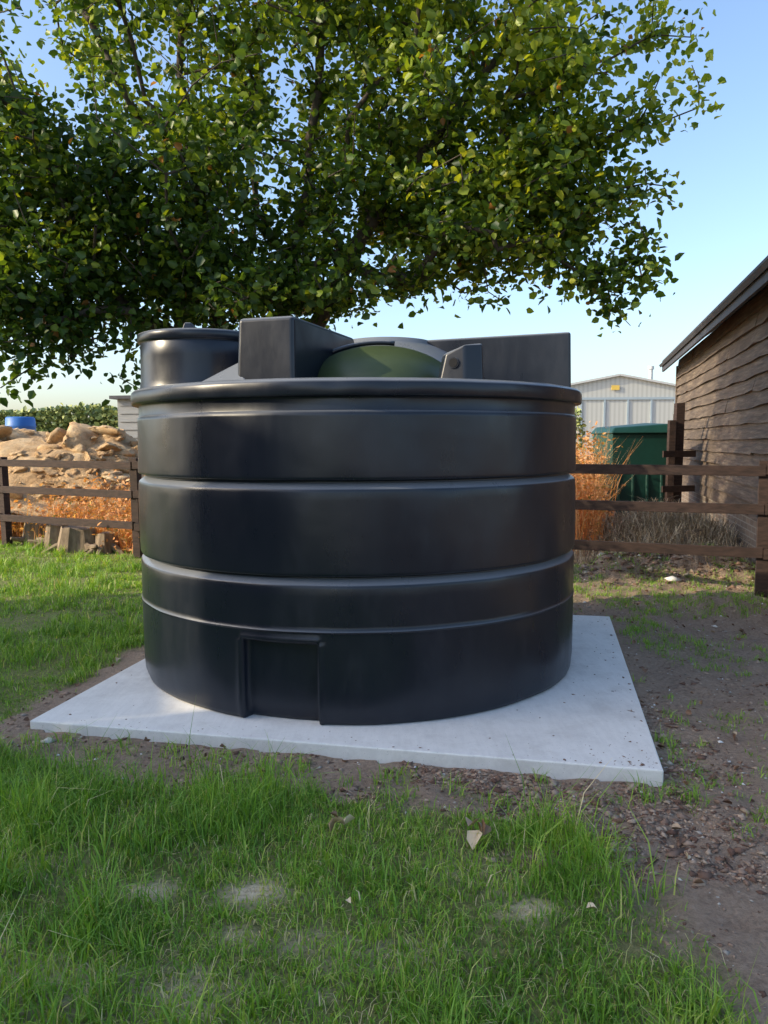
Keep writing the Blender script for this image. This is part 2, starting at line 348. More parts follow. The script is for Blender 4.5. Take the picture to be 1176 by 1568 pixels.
quad([A+Vector((0,0,-.1)),Bq+Vector((0,0,-.1)),Bq+Vector((0,0,.56)),A+Vector((0,0,.56))],[(0,-.1),(LEN,-.1),(LEN,.56),(0,.56)])
quad([A+Vector((0,0,.56)),Bq+Vector((0,0,.56)),Bq-N*.03+Vector((0,0,.56)),A-N*.03+Vector((0,0,.56))],[(0,0),(LEN,0),(LEN,.1),(0,.1)])
for E_ in (A,Bq): quad([E_+Vector((0,0,-.1)),E_-N*6+Vector((0,0,-.1)),E_-N*6+Vector((0,0,.56)),E_+Vector((0,0,.56))],[(0,-.1),(6,-.1),(6,.56),(0,.56)])
bm.to_mesh(me); bm.free(); me.materials.append(M_BRICK); obj('brick_plinth',me,shed)
b=MB(); sl=Vector((-N.x*3.35,-N.y*3.35,2.35)); sl.normalize()
E0=P0-D*.3+N*.32+Vector((0,0,2.98)); Lr=LEN+.6
for side in (0,1):
    if side==0: o=E0; sd=sl
    else: o=P0-D*.3-N*6.32+Vector((0,0,2.98)); sd=Vector((N.x*3.35,N.y*3.35,2.35)).normalized()
    c=o+D*Lr/2+sd*2.03; up=D.cross(sd).normalized(); up=up if up.z>0 else -up
    b.box(c+up*.12,D,sd,up,Lr/2,2.03,.03)
b.box(E0+D*Lr/2+Vector((0,0,.10))-N*.0,D,N,(0,0,1),Lr/2-.002,.02,.12)
b.make('roof',M_ROOF,shed)

# ---------------------------------------------------------------- green bin + posts
gt=empty('green_storage_bin',(4.3,13.4,0))
b=MB(); b.prism([(3.86,13.0,.0),(4.72,13.0,.0),(4.72,14.1,.0),(3.86,14.1,.0)],[(3.80,12.92,1.58),(4.78,12.92,1.58),(4.78,14.15,1.58),(3.80,14.15,1.58)])
for k in range(4):
    b.box((3.94+.24*k,12.96-.0,.8),(1,0,0),(0,1,-.05),(0,.05,1),.03,.02,.7)
b.make('bin_body',M_GREEN,gt,True,.05)
b=MB(); b.prism([(3.76,12.86,1.58),(4.82,12.86,1.58),(4.82,14.2,1.58),(3.76,14.2,1.58)],[(3.84,12.94,1.68),(4.76,12.94,1.74),(4.76,14.1,1.78),(3.84,14.1,1.70)]); b.make('bin_lid',M_GREEN,gt,True,.03)
b=MB(); 
for px,py,h,w in ((4.55,12.3,1.78,.05),(4.70,12.4,2.05,.065),(4.86,12.9,1.9,.05)): b.box((px,py,h/2),(1,0,0),(0,1,0),(.01,0,1),w,w,h/2)
b.box((4.66,12.22,1.25),(1,.3,0),(-.3,1,0),(0,0,1),.3,.015,.05); b.box((4.66,12.22,.7),(1,.3,0),(-.3,1,0),(0,0,1),.3,.015,.05)
b.make('timber_gate',M_FENCE)

# ---------------------------------------------------------------- hangar
hg=empty('metal_barn',(18,60,0))
b=MB(); x0,x1,xa=12.6,23.6,18.1; y0,y1=60,85; ez,az=5.3,6.35
b.V+= [Vector(v) for v in ((x0,y0,0),(x1,y0,0),(x1,y0,ez),(xa,y0,az),(x0,y0,ez),(x0,y1,0),(x1,y1,0),(x1,y1,ez),(xa,y1,az),(x0,y1,ez))]
b.F+=[[0,1,2,3,4],[9,8,7,6,5],[1,6,7,2],[5,0,4,9]]; b.M+=[0]*4; b.make('walls',M_CLAD,hg)
b=MB(); 
for sx,ex in ((x0-.3,xa),(x1+.3,xa)):
    b.prism([(sx,y0-.3,ez-.05),(ex,y0-.3,az),(ex,y1,az),(sx,y1,ez-.05)],[(sx,y0-.3,ez+.1),(ex,y0-.3,az+.15),(ex,y1,az+.15),(sx,y1,ez+.1)])
b.make('roof',M_CLADROOF,hg)
b=MB()
for xx in (13.4,15.2,17.0,18.8,20.6,22.4,23.5): b.box((xx,y0-.05,2.4),(1,0,0),(0,1,0),(0,0,1),.07,.04,2.2)
b.box((18.1,y0-.06,4.62),(1,0,0),(0,1,0),(0,0,1),5.3,.05,.09); b.make('door_frames',M_DOOR,hg)
b=MB(); b.box((17.8,y0-.1,5.45),(1,0,0),(0,1,0),(0,0,1),.3,.03,.18); b.make('sign_panel',M_YEL,hg)
b=MB(); b.tube([(21.2,y0+2,5.3),(21.2,y0+2,7.0)],[.16,.16],10); b.tube([(21.2,y0+2,7.0),(21.2,y0+2,7.25)],[.24,.24],10); b.make('flue',M_CLADROOF,hg)

# grey building left
gb=empty('grey_outbuilding',(-6,20,0)); b=MB()
b.prism([(-6.65,19.5,0),(-3.5,19.0,0),(-3.0,23,0),(-6.2,23.4,0)],[(-6.65,19.5,2.55),(-3.5,19.0,2.55),(-3.0,23,2.55),(-6.2,23.4,2.55)]); 
for k in range(12): b.box((-5.07,19.24,.2+k*.2),(3.15,-.5,0),(.5,3.15,0),(0,0,1),1.55,.02,.015)
b.make('walls',M_GREYB,gb)
b=MB(); b.prism([(-6.8,19.35,2.55),(-3.4,18.8,2.55),(-2.9,23.2,2.55),(-6.3,23.6,2.55)],[(-6.8,19.35,2.63),(-3.4,18.8,2.63),(-2.9,23.2,2.9),(-6.3,23.6,2.9)]); b.make('roof',M_ROOF,gb)

# ---------------------------------------------------------------- clay rubble pile
bm=bmesh.new(); bmesh.ops.create_icosphere(bm,subdivisions=3,radius=1); bm.verts.ensure_lookup_table()
IV=np.array([v.co[:] for v in bm.verts]); IF=np.array([[v.index for v in f.verts] for f in bm.faces]); bm.free()
def rocks(name,items,mat,smooth=False):
    VV=[];FF=[];o=0
    for (c,s,fl) in items:
        A=rng.normal(size=(9,3)); A/=np.linalg.norm(A,axis=1)[:,None]; cut=rng.uniform(.40,.80,9)
        v=IV.copy()
        for a,k in zip(A,cut):
            d=v@a; m=d>k; v[m]-=np.outer(d[m]-k,a)
        v+=rng.normal(size=v.shape)*.04
        v=v*np.array([s*rng.uniform(.9,1.5),s*rng.uniform(.8,1.2),s*fl])
        q,_=np.linalg.qr(np.eye(3)+rng.normal(size=(3,3))*.4); v=v@q
        VV.append(v+np.array(c)); FF.append(IF+o); o+=len(v)
    # loose soil skirt under the lumps
    gx_=np.linspace(-11,-2.6,130); gy_=np.linspace(11.6,16.5,80); XX,YY=np.meshgrid(gx_,gy_)
    H=pile_h(XX,YY)+ (fbm(XX,YY,2.6,61,5)-.5)*.30*np.clip(pile_h(XX,YY)*2,0,1)-.03
    v=np.stack([XX.ravel(),YY.ravel(),H.ravel()],1); I=np.arange(v.shape[0]).reshape(XX.shape)
    f=np.concatenate([np.stack([I[:-1,:-1],I[:-1,1:],I[1:,1:]],-1).reshape(-1,3),np.stack([I[:-1,:-1],I[1:,1:],I[1:,:-1]],-1).reshape(-1,3)])
    VV.append(v); FF.append(f+o)
    return np_mesh(name,np.concatenate(VV),np.concatenate(FF),mat,smooth=smooth)
items=[]
def pile_h(px,py):
    return 1.60*np.exp(-((px+6.6)/3.2)**4)*np.exp(-((py-13.9)/1.9)**2)*(.80+.4*noise2(px,py,.9,8))
for i in range(1300):
    px=random.uniform(-10.5,-3.3); py=random.uniform(12.0,15.5); h=float(pile_h(px,py))
    if h<.12: continue
    s=random.choice((.03,.04,.06,.08,.11,.15,.2)); items.append(((px,py,h-s*.3+random.uniform(-.04,.04)),s,random.uniform(.35,.7)))
for px,py,s in ((-6.1,13.2,.55),(-5.2,13.3,.5),(-4.8,13.6,.42),(-6.9,13.4,.42),(-5.7,13.8,.5),(-7.4,13.5,.4)): items.append(((px,py,float(pile_h(px,py))+.02),s,.33))
rocks('clay_rubble_pile',items,M_CLAY)
lathe('blue_barrel',(-6.95,14.9,1.27),[(0,.24),(.02,.26),(.25,.27),(.27,.28),(.29,.27),(.5,.27),(.52,.28),(.54,.27),(.68,.26),(.7,.23),(.685,.02)],M_BLUE,24)

# ---------------------------------------------------------------- leaf / blade generators
def leaves(P,size,droop=.3,rnd=None,upbias=.8,aspect=.42,curl=.22):
    n=len(P); a=rng.normal(size=(n,3)); a[:,2]=a[:,2]*.6-droop; a/=np.linalg.norm(a,axis=1)[:,None]
    nn=rng.normal(size=(n,3)); nn[:,2]+=upbias; s=np.cross(a,nn); s/=np.linalg.norm(s,axis=1)[:,None]+1e-9; nn=np.cross(s,a)
    L=size[:,None]; w=L*aspect; fold=curl*w
    v=np.stack([P,P+a*L*.28+s*w+nn*fold,P+a*L*.68+s*w*.75+nn*fold,P+a*L-nn*L*.08,P+a*L*.68-s*w*.75+nn*fold,P+a*L*.28-s*w+nn*fold],1).reshape(-1,3)
    o=(np.arange(n)*6)[:,None]; F=np.concatenate([o+np.array([0,1,2,3]),o+np.array([0,3,4,5])])
    if rnd is None: rnd=rng.random(n)
    return v,F,np.repeat(rnd,6)
def blades(P,h,w,lean,rnd):
    n=len(P); az=rng.uniform(0,2*np.pi,n); d=np.stack([np.cos(az),np.sin(az),np.zeros(n)],1)
    az2=az+np.pi/2+rng.normal(size=n)*.6; s=np.stack([np.cos(az2),np.sin(az2),np.zeros(n)],1)*w[:,None]
    H=h[:,None]; ln=lean[:,None]; up=np.array([[0,0,1.]])
    m=P+d*H*ln*.28+up*H*.55; tt=P+d*H*ln+up*H*np.sqrt(np.clip(1-ln**2*.75,.05,1))
    v=np.stack([P-s,P+s,m-s*.8,m+s*.8,tt-s*.12,tt+s*.12],1).reshape(-1,3)
    o=(np.arange(n)*6)[:,None]; F=np.concatenate([o+np.array([0,1,3,2]),o+np.array([2,3,5,4])])
    return v,F,np.repeat(rnd,6)
def join(parts):
    o=0;V=[];F=[];A=[]
    for v,f,a in parts: V.append(v);F.append(f+o);A.append(a);o+=len(v)
    return np.concatenate(V),np.concatenate(F),np.concatenate(A)

# ---------------------------------------------------------------- tree
tree=empty('broadleaf_tree',(-1.3,7.9,0))
nodes=[];par=[];plen=[]
def addnode(p,pa):
    nodes.append(np.array(p,float)); par.append(pa); plen.append(0 if pa<0 else plen[pa]+np.linalg.norm(nodes[-1]-nodes[pa])); return len(nodes)-1
def poly(start,pts):
    cur=start
    for p in pts:
        a=nodes[cur]; b_=np.array(p,float); k=max(1,int(np.linalg.norm(b_-a)/.35))
        for j in range(1,k+1):
            q=a+(b_-a)*j/k
            if j<k: q=q+rng.normal(size=3)*.035
            cur=addnode(q,cur)
    return cur
r0=addnode((-1.3,7.9,-.1),-1); tr=poly(r0,[(-1.32,7.9,.9)])
poly(tr,[(-1.7,7.8,3.0),(-1.95,7.8,5.0),(-1.9,8,8)])
poly(tr,[(-2.3,7.7,2.5),(-3.2,7.5,4.3),(-4.1,7.4,6.2)])
poly(tr,[(-1.0,7.8,2.8),(-.6,7.7,4.8),(-.2,7.8,7.5)])
poly(tr,[(-.75,7.9,2.5),(-.1,7.7,3.6),(.9,7.5,4.8),(1.8,7.3,5.8)])
poly(tr,[(-1.5,8.5,3),(-1.4,9.2,5.5)])
poly(tr,[(-2.0,7.6,2.5),(-3.3,7.1,3.4)])
blobs=[((-2.3,7.8,5.9),(3.0,2.2,2.9),600),((.5,7.5,5.5),(2.15,1.8,2.1),420),((-3.7,7.2,3.7),(1.5,1.3,1.5),250),((-1.6,7.6,3.6),(2.3,1.2,1.0),290),((.7,7.4,3.7),(1.5,1.0,.85),190),((1.75,7.2,4.2),(.75,.9,1.35),110),((-3.4,7.0,2.7),(1.0,.8,.5),80),((-4.8,7.4,4.2),(1.2,1.2,1.6),80),((-1.1,7.2,2.95),(1.7,.7,.45),90)]
att=[]
for c,r,n in blobs:
    k=0
    while k<n:
        v=rng.normal(size=3); v/=np.linalg.norm(v); v*=rng.random()**(1/2.2); p=np.array(c)+v*np.array(r)
        nz=.6*noise2(p[0]+p[1]*.3,p[2]+p[1]*.2,1.3,77)+.4*noise2(p[0],p[2],3.1,78)
        if nz<.40 and rng.random()<.85: continue
        att.append(p); k+=1
for p in ((2.62,7.1,4.75),(2.75,7.1,4.55),(2.45,7.1,5.05),(2.3,7.0,3.75),(2.5,7.0,3.65),(2.2,7.0,3.3),(2.35,7.0,3.15),(2.0,7.0,2.85),(2.1,7.1,2.65),(1.9,7.0,3.1),(2.05,7.0,2.5),(1.75,7.0,2.95),(2.25,7.0,2.95),(2.45,7.0,2.9),(2.3,7.0,4.2),(-3.0,6.8,2.05),(-3.2,6.8,2.15),(-2.6,6.8,2.2),(-2.8,6.7,2.3),(-3.3,6.8,1.95),(-2.2,6.9,2.3),(-2.35,6.9,2.1),(1.1,7.1,2.75),(1.4,7.1,2.85),(2.3,7.1,5.4),(2.75,7.1,5.0)):
    for k in range(2): att.append(np.array(p)+rng.normal(size=3)*.07)
att=np.array(att); order=np.argsort(np.linalg.norm(att-np.array([-1.3,7.9,1.5]),axis=1)+rng.normal(size=len(att))*.3)
tips=[]
for i in order:
    a=att[i]; NP=np.array(nodes); PL=np.array(plen); dd=np.linalg.norm(NP-a,axis=1)
    up=np.clip(a[2]-NP[:,2]-.6,0,2)*.15
    cost=dd+.12*PL+up; cost[:4]=1e9
    j=int(np.argmin(cost)); cur=j; b0=nodes[j]; L=np.linalg.norm(a-b0); k=max(1,int(L/.28)); per=rng.normal(size=3)*.08*L
    for q in range(1,k+1):
        f=q/k; pt=b0+(a-b0)*f+per*math.sin(math.pi*f)+np.array([0,0,.10*L*math.sin(math.pi*f)]); cur=addnode(pt,cur)
    tips.append(cur)
NP=np.array(nodes); n=len(NP); cnt=np.zeros(n)
for t_ in tips: cnt[t_]+=1
for i in range(n-1,0,-1): cnt[par[i]]+=max(cnt[i],.5)*1.0
rad=.0038*np.maximum(cnt,.6)**.48; rad=np.minimum(rad,.16)
VV=[];FF=[];o=0
for i in range(1,n):
    a=NP[par[i]]; c=NP[i]; d=c-a; L=np.linalg.norm(d)
    if L<1e-4: continue
    d/=L; h=np.array([1,0,0]) if abs(d[0])<.8 else np.array([0,1,0]); u=np.cross(d,h);u/=np.linalg.norm(u);w=np.cross(d,u)
    k=5 if rad[i]<.03 else 9
    tt=np.arange(k)*2*np.pi/k; ring=np.cos(tt)[:,None]*u+np.sin(tt)[:,None]*w
    ra=min(rad[par[i]],rad[i]*1.35); VV.append(a-d*ra*.2+ring*ra); VV.append(c+d*rad[i]*.2+ring*rad[i])
    for q in range(k): FF.append([o+q,o+(q+1)%k,o+k+(q+1)%k,o+k+q])
    o+=2*k
np_mesh('trunk_and_branches',np.concatenate(VV),np.array(FF),M_BARK,parent=tree,smooth=True)
LP=[];LR=[]
for t_ in tips:
    m=int(rng.integers(26,44)); tone=rng.normal()*.15
    pos=NP[t_]; pa=NP[par[t_]]; gp=NP[par[par[t_]]] if par[t_]>8 else pa
    k=rng.random(m)[:,None]; seg=np.where(k<.55,pos+(pa-pos)*(k/.55),pa+(gp-pa)*((k-.55)/.45))
    off=rng.normal(size=(m,3))*np.array([.105,.105,.095]); LP.append(seg+off)
    out=np.clip((pos[2]-3.2)/2.5,0,1)*.22+np.clip((pos[0]+1.2)/2.5,0,1)*.24  # sunlit look painted in: leaf colour lighter with height and to the right
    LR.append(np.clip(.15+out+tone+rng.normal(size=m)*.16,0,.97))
LP=np.concatenate(LP); LR=np.concatenate(LR); LR[rng.random(len(LR))<.004]=1.
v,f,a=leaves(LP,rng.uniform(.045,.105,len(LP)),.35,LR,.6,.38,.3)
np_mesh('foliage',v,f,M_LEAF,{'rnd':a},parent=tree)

# ---------------------------------------------------------------- grass
parts=[]
def lawn(x0,x1,y0,y1,dens,hm,wm,thr=.0):
    n=int((x1-x0)*(y1-y0)*dens); x=rng.uniform(x0,x1,n); y=rng.uniform(y0,y1,n)
    nt=int(n/18); tx=rng.uniform(x0,x1,nt); ty=rng.uniform(y0,y1,nt); th_=rng.lognormal(0,.4,nt); tc_=rng.normal(size=nt)*.10; k=rng.integers(0,nt,n); use=rng.random(n)<.62
    x=np.where(use,tx[k]+rng.normal(size=n)*.022,x); y=np.where(use,ty[k]+rng.normal(size=n)*.022,y); tm=np.where(use,th_[k],.75); tcc=np.where(use,tc_[k],0.)
    g=grassy(x,y); d=dry(x,y); dens_n=sstep(.25,.55,fbm(x,y,3.2,55))
    prob=g*(.45+.55*dens_n)*(1-.8*np.clip(d-.15,0,1)); s,tt=slab_st(x,y)
    keep=(rng.random(n)<prob)&~((s>-.03)&(s<SL+.03)&(tt>-.03)&(tt<SD+.03))
    x,y,g,d,tm,tcc=x[keep],y[keep],g[keep],d[keep],tm[keep],tcc[keep]; n=len(x)
    hl=fbm(x,y,2.5,66); H=hm*rng.uniform(.4,1.3,n)*(.5+1.15*sstep(.35,.7,hl))*(1-.4*d)*tm
    col=np.clip(.06+.46*fbm(x,y,1.6,88)+rng.normal(size=n)*.13+tcc+d*.35+(rng.random(n)<.09)*rng.uniform(.2,.6,n),0,1)
    P=np.stack([x,y,height(x,y)-.004],1); parts.append(blades(P,H,rng.uniform(.5,1.3,n)*wm,np.clip(rng.normal(.6,.28,n),.05,1.1),col))
lawn(-1.9,1.7,1.4,3.95,14500,.078,.0023)
lawn(-3.6,-1.4,2.8,6,5500,.048,.0026)
lawn(-6.5,-1.6,5.5,11.5,2500,.05,.0038)
lawn(-1.6,1.6,6.8,9.5,500,.07,.003)
def sparse(n,x0,x1,y0,y1,hm,k=12,cmin=.1):
    x=rng.uniform(x0,x1,n); y=rng.uniform(y0,y1,n); s,tt=slab_st(x,y); keep=~((s>-.05)&(s<SL+.05)&(tt>-.05)&(tt<SD+.05))&(fbm(x,y,1.2,99)>.44); x,y=x[keep],y[keep]
    x=np.repeat(x,k)+rng.normal(size=len(x)*k)*.025; y=np.repeat(y,k)+rng.normal(size=len(y)*k)*.025
    s,tt=slab_st(x,y); kk=~((s>-.01)&(s<SL+.01)&(tt>-.01)&(tt<SD+.01)); x,y=x[kk],y[kk]; n=len(x)
    P=np.stack([x,y,height(x,y)-.004],1); parts.append(blades(P,hm*rng.uniform(.3,1.2,n),rng.uniform(.001,.0032,n),np.clip(rng.normal(.7,.25,n),.1,1.1),np.clip(cmin+rng.random(n)*.5,0,1)))
sparse(900,1.2,4.,2.0,7.5,.05); sparse(220,-2.2,1.4,3.0,3.8,.08,16); sparse(900,1.8,4.,5.2,8.6,.06)
n=4500; x=rng.uniform(-1.6,1.4,n); y=rng.uniform(1.5,3.5,n); k=rng.random(n)<grassy(x,y); x,y=x[k],y[k]; n=len(x)
parts.append(blades(np.stack([x,y,height(x,y)+.006],1),rng.uniform(.02,.07,n),np.full(n,.0011),rng.uniform(.95,1.15,n),rng.uniform(.75,1,n)))
v,f,a=join(parts); np_mesh('grass',v,f,M_GRASS,{'rnd':a})

# ---------------------------------------------------------------- weeds behind the fence
parts=[]
def weeds(n,x0,x1,y0,y1,h0,h1,col,sd,k=26,offs=.25):
    cx=rng.uniform(x0,x1,n); cy=rng.uniform(y0,y1,n)
    keep=(cy>fence_y(cx)+offs)&~((cx/cy>.278)&(cx/cy<.42)&(cy<16)&(cx>2.6)); cx,cy=cx[keep],cy[keep]
    for px,py in zip(cx,cy):
        hh=rng.uniform(h0,h1)*(.6+.7*float(noise2(px,py,.7,9))); c=col+rng.normal()*sd
        m=7
        P=np.stack([px+rng.normal(size=m)*.08,py+rng.normal(size=m)*.08,np.full(m,-.02)],1)
        parts.append(blades(P,hh*rng.uniform(.6,1.15,m),np.full(m,.005),rng.uniform(.1,.5,m),np.clip(rng.normal(c+.1,.1,m),0,1)))
        q=np.stack([px+rng.normal(size=k)*.14,py+rng.normal(size=k)*.14,rng.uniform(.1,1.,k)*hh],1)
        parts.append(leaves(q,rng.uniform(.03,.09,k),.1,np.clip(rng.normal(c,.14,k),0,1),.3,.25))
weeds(800,-10,-2.6,9.9,12.6,.35,.9,.6,.2)
weeds(160,-3.5,1.5,9.3,12,.4,.8,.5,.2)
weeds(700,1.4,3.9,9.6,14.5,.8,1.7,.62,.16,34)
weeds(450,1,12,14.2,22,1.0,1.65,.62,.2,28,.0)
weeds(120,-14,-2,15.5,19,.8,1.5,.3,.2,26)
v,f,a=join(parts); np_mesh('dry_weeds',v,f,M_WEED,{'rnd':a})
n=5200; x=rng.normal(3.75,.65,n); y=rng.normal(10.2,.6,n); hgt=height(x,y)+rng.random(n)*.28*np.exp(-((x-3.7)**2+(y-10.2)**2)/.7)
k=(y>fence_y(x)+.3)&(x<4.38+.257*(y-9.05)-.1); x,y,hgt=x[k],y[k],hgt[k]; n=len(x)
v1=blades(np.stack([x,y,hgt],1),rng.uniform(.1,.4,n),np.full(n,.004),rng.uniform(.75,1.12,n),rng.random(n))
x=rng.uniform(1.6,4.3,2600); y=rng.uniform(8.8,10.4,2600); k=(y>fence_y(x)+.1)&(x<4.38+.257*(y-9.05)-.1); x,y=x[k],y[k]; n=len(x)
v2=blades(np.stack([x,y,height(x,y)],1),rng.uniform(.06,.25,n),np.full(n,.003),rng.uniform(.8,1.12,n),rng.random(n))
v,f,a=join([v1,v2]); np_mesh('straw_heap',v,f,M_STRAW,{'rnd':a})

def stump(px,py,h,r,nm='tree_stump'):
    b=MB(); nn=14; b0=[];t0=[]
    ph=random.random()*6
    for i in range(nn):
        a=2*math.pi*i/nn; rr=r*(1+.18*math.sin(3*a+ph)+random.uniform(-.06,.06)); b0.append((px+rr*1.45*math.cos(a),py+rr*1.45*math.sin(a),-.05)); t0.append((px+rr*math.cos(a),py+rr*math.sin(a),h+random.uniform(-.03,.03)))
    b.prism(b0,t0)
    for k in range(5):
        a=random.uniform(0,6.28); b.tube([(px,py,h*.5),(px+r*1.5*math.cos(a),py+r*1.5*math.sin(a),h*.25),(px+r*2.6*math.cos(a),py+r*2.6*math.sin(a),random.choice((-.02,.12)))],[.06,.045,.02],6)
    b.make(nm,M_STUMP)
stump(-4.55,10.75,.36,.16); stump(-4.15,10.45,.33,.2); stump(-3.75,10.35,.25,.13); stump(3.85,9.6,.35,.12); stump(-5.1,11.3,.3,.15)

# ---------------------------------------------------------------- clods, pebbles, leaves
OV=np.array([[1,0,0],[-1,0,0],[0,1,0],[0,-1,0],[0,0,1],[0,0,-1]],float); OF=np.array([[0,2,4],[2,1,4],[1,3,4],[3,0,4],[2,0,5],[1,2,5],[3,1,5],[0,3,5]])
def chips(name,x,y,s,mat,rnd,zoff=0,zbase=None,flat=.55,el=1.5):
    n=len(x); v=np.repeat(OV[None],n,0)*(1+rng.normal(size=(n,6,1))*.25)+rng.normal(size=(n,6,3))*.16
    v*=np.stack([s*rng.uniform(.7,el,n),s*rng.uniform(.5,1.1,n),s*flat*rng.uniform(.6,1.2,n)],1)[:,None,:]
    a=rng.uniform(0,6.28,n); c,sn=np.cos(a)[:,None],np.sin(a)[:,None]; vx=v[:,:,0]*c-v[:,:,1]*sn; vy=v[:,:,0]*sn+v[:,:,1]*c
    z=height(x,y) if zbase is None else zbase
    P=np.stack([vx+x[:,None],vy+y[:,None],v[:,:,2]+(z+s*flat*.25)[:,None]],-1).reshape(-1,3)
    np_mesh(name,P,(OF[None]+(np.arange(n)*6)[:,None,None]).reshape(-1,3),mat,{'rnd':np.repeat(rnd,6)})
def soilpts(n,x0,x1,y0,y1,bias=None):
    x=rng.uniform(x0,x1,n); y=rng.uniform(y0,y1,n); s,tt=slab_st(x,y)
    k=(rng.random(n)>grassy(x,y)*1.1)&~((s>-.015)&(s<SL+.015)&(tt>-.015)&(tt<SD+.015)); 
    if bias is not None: k&=rng.random(n)<bias(x,y)
    return x[k],y[k]
xa_,ya_=soilpts(80000,-2.6,1.6,2.4,4.4,lambda x,y:.05+.85*sstep(.43,.58,fbm(x,y,2.8,17))*np.exp(-((x-.55)/.9)**2))
xb_,yb_=soilpts(30000,.8,4.2,1.6,8.8,lambda x,y:.05+.25*sstep(.45,.65,fbm(x,y,1.7,18)))
xc_=rng.normal(3.0,.6,2600); yc_=rng.normal(8.25,.35,2600); kc=(xc_<4.38+.257*(yc_-9.05)-.1)&(yc_>fence_y(xc_)-.1); xc_,yc_=xc_[kc],yc_[kc]
x=np.concatenate([xa_,xb_,xc_]); y=np.concatenate([ya_,yb_,yc_]); n=len(x)
sz=np.clip(rng.lognormal(-4.95,.5,n),.0025,.028); sz[-len(xc_):]*=2.0
chips('soil_clods',x,y,sz,M_CLOD,rng.random(n)**1.1,flat=.45,el=1.8)
xa_,ya_=soilpts(1500,-2.6,1.6,2.3,4.2); xb_,yb_=soilpts(3600,.8,4.2,1.6,9.0)
xc_,yc_=xc_[:90],yc_[:90]
x=np.concatenate([xa_,xb_,xc_]); y=np.concatenate([ya_,yb_,yc_]); n=len(x); sz=np.clip(rng.lognormal(-5.3,.5,n),.002,.028); sz[-len(xc_):]*=4
chips('gravel',x,y,sz,M_PEB,rng.random(n),el=1.2)
n=320; s_=rng.uniform(.05,SL-.05,n); t_=rng.uniform(.03,SD-.05,n); k=rng.random(n)<.4; s_=np.where(k,SL-.02-rng.exponential(.12,n),s_); k=rng.random(n)<.3; t_=np.where(k,.02+rng.exponential(.06,n),t_)
x=FL[0]+U[0]*s_+W[0]*t_; y=FL[1]+U[1]*s_+W[1]*t_; k=(np.hypot(x-TC[0],y-TC[1])>R+.02)&(s_>0.03); x,y=x[k],y[k]; n=len(x)
chips('slab_crumbs',x,y,np.clip(rng.lognormal(-5.6,.5,n),.0015,.013),M_CLOD,rng.random(n)*.6,zbase=np.full(n,SLABZ),flat=.4)
# fallen leaves
pl=[(.34,2.72,.065),(-.16,2.74,.05),(.85,2.42,.03),(1.0,2.52,.035),(1.25,5.5,.05),(-1.75,5.0,.04),(.75,3.42,.025),(-.1,2.3,.025),(.6,2.2,.03)]
P=[];Sz=[];rn=[]
for px,py,s in pl:
    for k in range(4 if s>.045 else 1): P.append((px+random.uniform(-.025,.025),py+random.uniform(-.02,.02),float(height(np.array([px]),np.array([py]))[0])+.055+.01*k)); Sz.append(s*random.uniform(.7,1.2)); rn.append(.95-.14*k)
n=620; x,y=soilpts(n,-2.4,3.6,2.2,7.5); 
for px,py in zip(x,y): P.append((px,py,float(height(np.array([px]),np.array([py]))[0])+.012)); Sz.append(random.uniform(.015,.045)); rn.append(random.random()*.8)
v,f,a=leaves(np.array(P),np.array(Sz),0,np.array(rn),1.8,.4,.8); np_mesh('fallen_leaves',v,f,M_DEAD,{'rnd':a})

# ---------------------------------------------------------------- distant hedge & trees
def leafmass(name,fn,n,size,mat):
    P=fn(n); v,f,a=leaves(P,rng.uniform(.6,1.3,len(P))*size,.1,None,.4,.45); np_mesh(name,v,f,mat,{'rnd':a})
def hedgefn(x0,x1,y,h,dp):
    def fn(n):
        x=rng.uniform(x0,x1,n); hh=h*(.85+.3*noise2(x,x*0,.35,12)); z=rng.random(n)**.7*hh; return np.stack([x,y+rng.uniform(0,dp,n),z],1)
    return fn
leafmass('hedge',hedgefn(-30,-9,32,2.75,1.2),26000,.19,M_HEDGE)
leafmass('distant_treeline',lambda n:(lambda x:np.stack([x,rng.uniform(140,150,n),rng.random(n)**.8*(2.5+3*noise2(x,x*0,.06,14)+1.2*noise2(x,x*0,.3,15))],1))(rng.uniform(-170,170,n)),22000,1.2,M_HEDGE)
def ballfn(c,r):
    def fn(n):
        v=rng.normal(size=(n,3)); v/=np.linalg.norm(v,axis=1)[:,None]; v*=rng.random((n,1))**.4*np.array(r); return v+np.array(c)
    return fn
bt=empty('distant_tree',(29,66,0)); 
P=np.concatenate([ballfn((28.3,66,5.2),(2.4,2,1.9))(1600),ballfn((31,66,4.6),(2.,2,1.8))(1100)]); v,f,a=leaves(P,rng.uniform(.3,.6,len(P)),.1,None,.4,.45); np_mesh('foliage',v,f,M_HEDGE,{'rnd':a},parent=bt)
b=MB(); b.tube([(28.8,66,0),(28.6,66,4.5)],[.3,.15],8); b.make('trunk',M_BARK,bt)
bt=empty('shrub',(4.1,17,0)); P=ballfn((4.15,17,1.6),(.28,.4,.65))(350); v,f,a=leaves(P,rng.uniform(.06,.12,len(P)),.1,None,.4,.45); np_mesh('foliage',v,f,M_HEDGE,{'rnd':a},parent=bt)
b=MB(); b.tube([(4.15,17,0),(4.15,17,1.5)],[.03,.02],6); b.make('stem',M_BARK,bt)

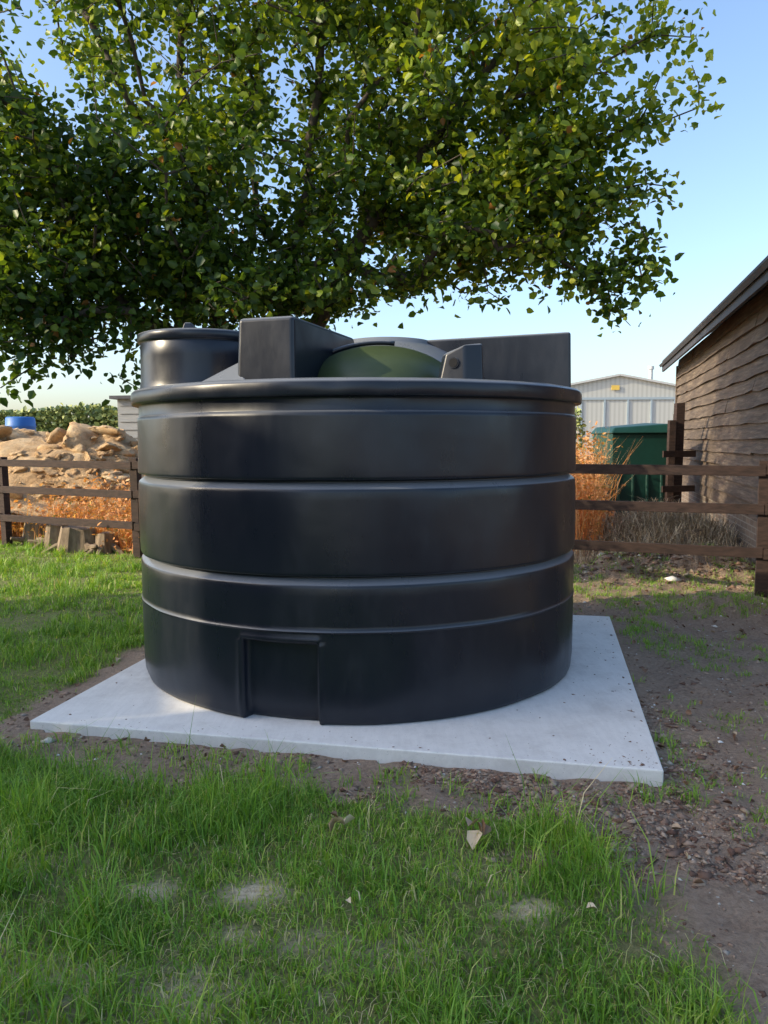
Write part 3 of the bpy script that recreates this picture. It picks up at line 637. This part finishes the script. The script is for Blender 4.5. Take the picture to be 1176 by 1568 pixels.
# ---------------------------------------------------------------- unseen barn-shaped blocker added left of the photographer to cast the shade
SUN=Vector((.965,.262,0)).normalized()   # horizontal travel direction of the light
rb=empty('unseen_shade_blocker',(-12,-1,0)); pd=Vector((SUN.y,-SUN.x,0)); sd=SUN
zz=lambda v,h: Vector((v.x,v.y,h))
bw=MB(); br=MB()
E0_=Vector((-3.6,7.17,0))-SUN*7.2
def blocker_wing(E,Lb,Wd,ev,rg):
    A=E;Bp=E+pd*Lb
    bw.prism([zz(A,0),zz(Bp,0),zz(Bp-sd*Wd,0),zz(A-sd*Wd,0)],[zz(A,ev),zz(Bp,ev),zz(Bp-sd*Wd,ev),zz(A-sd*Wd,ev)])
    for q in (A,Bp-pd*.1): bw.prism([zz(q,ev),zz(q-sd*Wd,ev),zz(q-sd*Wd/2,rg)],[v+pd*.1 for v in (zz(q,ev),zz(q-sd*Wd,ev),zz(q-sd*Wd/2,rg))])
    for a_,b_ in ((E+sd*.3,E-sd*Wd/2),(E-sd*(Wd+.3),E-sd*Wd/2)):
        br.prism([zz(a_-pd*.0,ev-.15),zz(a_+pd*Lb,ev-.15),zz(b_+pd*Lb,rg),zz(b_,rg)],[zz(a_,ev),zz(a_+pd*Lb,ev),zz(b_+pd*Lb,rg+.15),zz(b_,rg+.15)])
blocker_wing(E0_,3.8,4,4.2,5.0)  # blocker end kept low so sun reaches the tank's left side
blocker_wing(E0_+pd*3.81,10.5,5,5.2,7.1)
bw.make('walls',M_BOARD,rb); br.make('roof',M_ROOF,rb)

# ---------------------------------------------------------------- light, sky, camera
el=math.radians(26); az=math.atan2(-SUN.x,-SUN.y)
w=bpy.data.worlds.new('World'); S.world=w; w.use_nodes=True; nt=w.node_tree
bg=nt.nodes['Background']; sky=nt.nodes.new('ShaderNodeTexSky'); sky.sky_type='NISHITA'; sky.sun_disc=False
sky.sun_elevation=el; sky.sun_rotation=az%(2*math.pi); sky.air_density=1.0; sky.dust_density=2.2; sky.ozone_density=2.2; sky.altitude=0
nt.links.new(sky.outputs[0],bg.inputs['Color']); bg.inputs['Strength'].default_value=.33
sl_=bpy.data.lights.new('sun','SUN'); sl_.energy=5; sl_.angle=math.radians(.5); sl_.color=(1,.85,.60)
so=bpy.data.objects.new('sun',sl_); COL.objects.link(so)
dirv=Vector((math.cos(el)*math.sin(az),math.cos(el)*math.cos(az),math.sin(el)))
so.rotation_euler=dirv.to_track_quat('Z','Y').to_euler()
cam=bpy.data.cameras.new('camera'); co=bpy.data.objects.new('camera',cam); COL.objects.link(co); S.camera=co
cam.sensor_fit='VERTICAL'; cam.sensor_height=36; cam.sensor_width=27; cam.lens=36*1184/1568; cam.clip_end=3000; cam.clip_start=.05
co.location=(0,0,1.48)
co.rotation_euler=(Matrix.Rotation(math.radians(90-5.26),3,'X')@Matrix.Rotation(math.radians(-.3),3,'Z')).to_euler()
S.view_settings.view_transform='Standard'; S.view_settings.look='None'; S.view_settings.exposure=0; S.view_settings.gamma=1
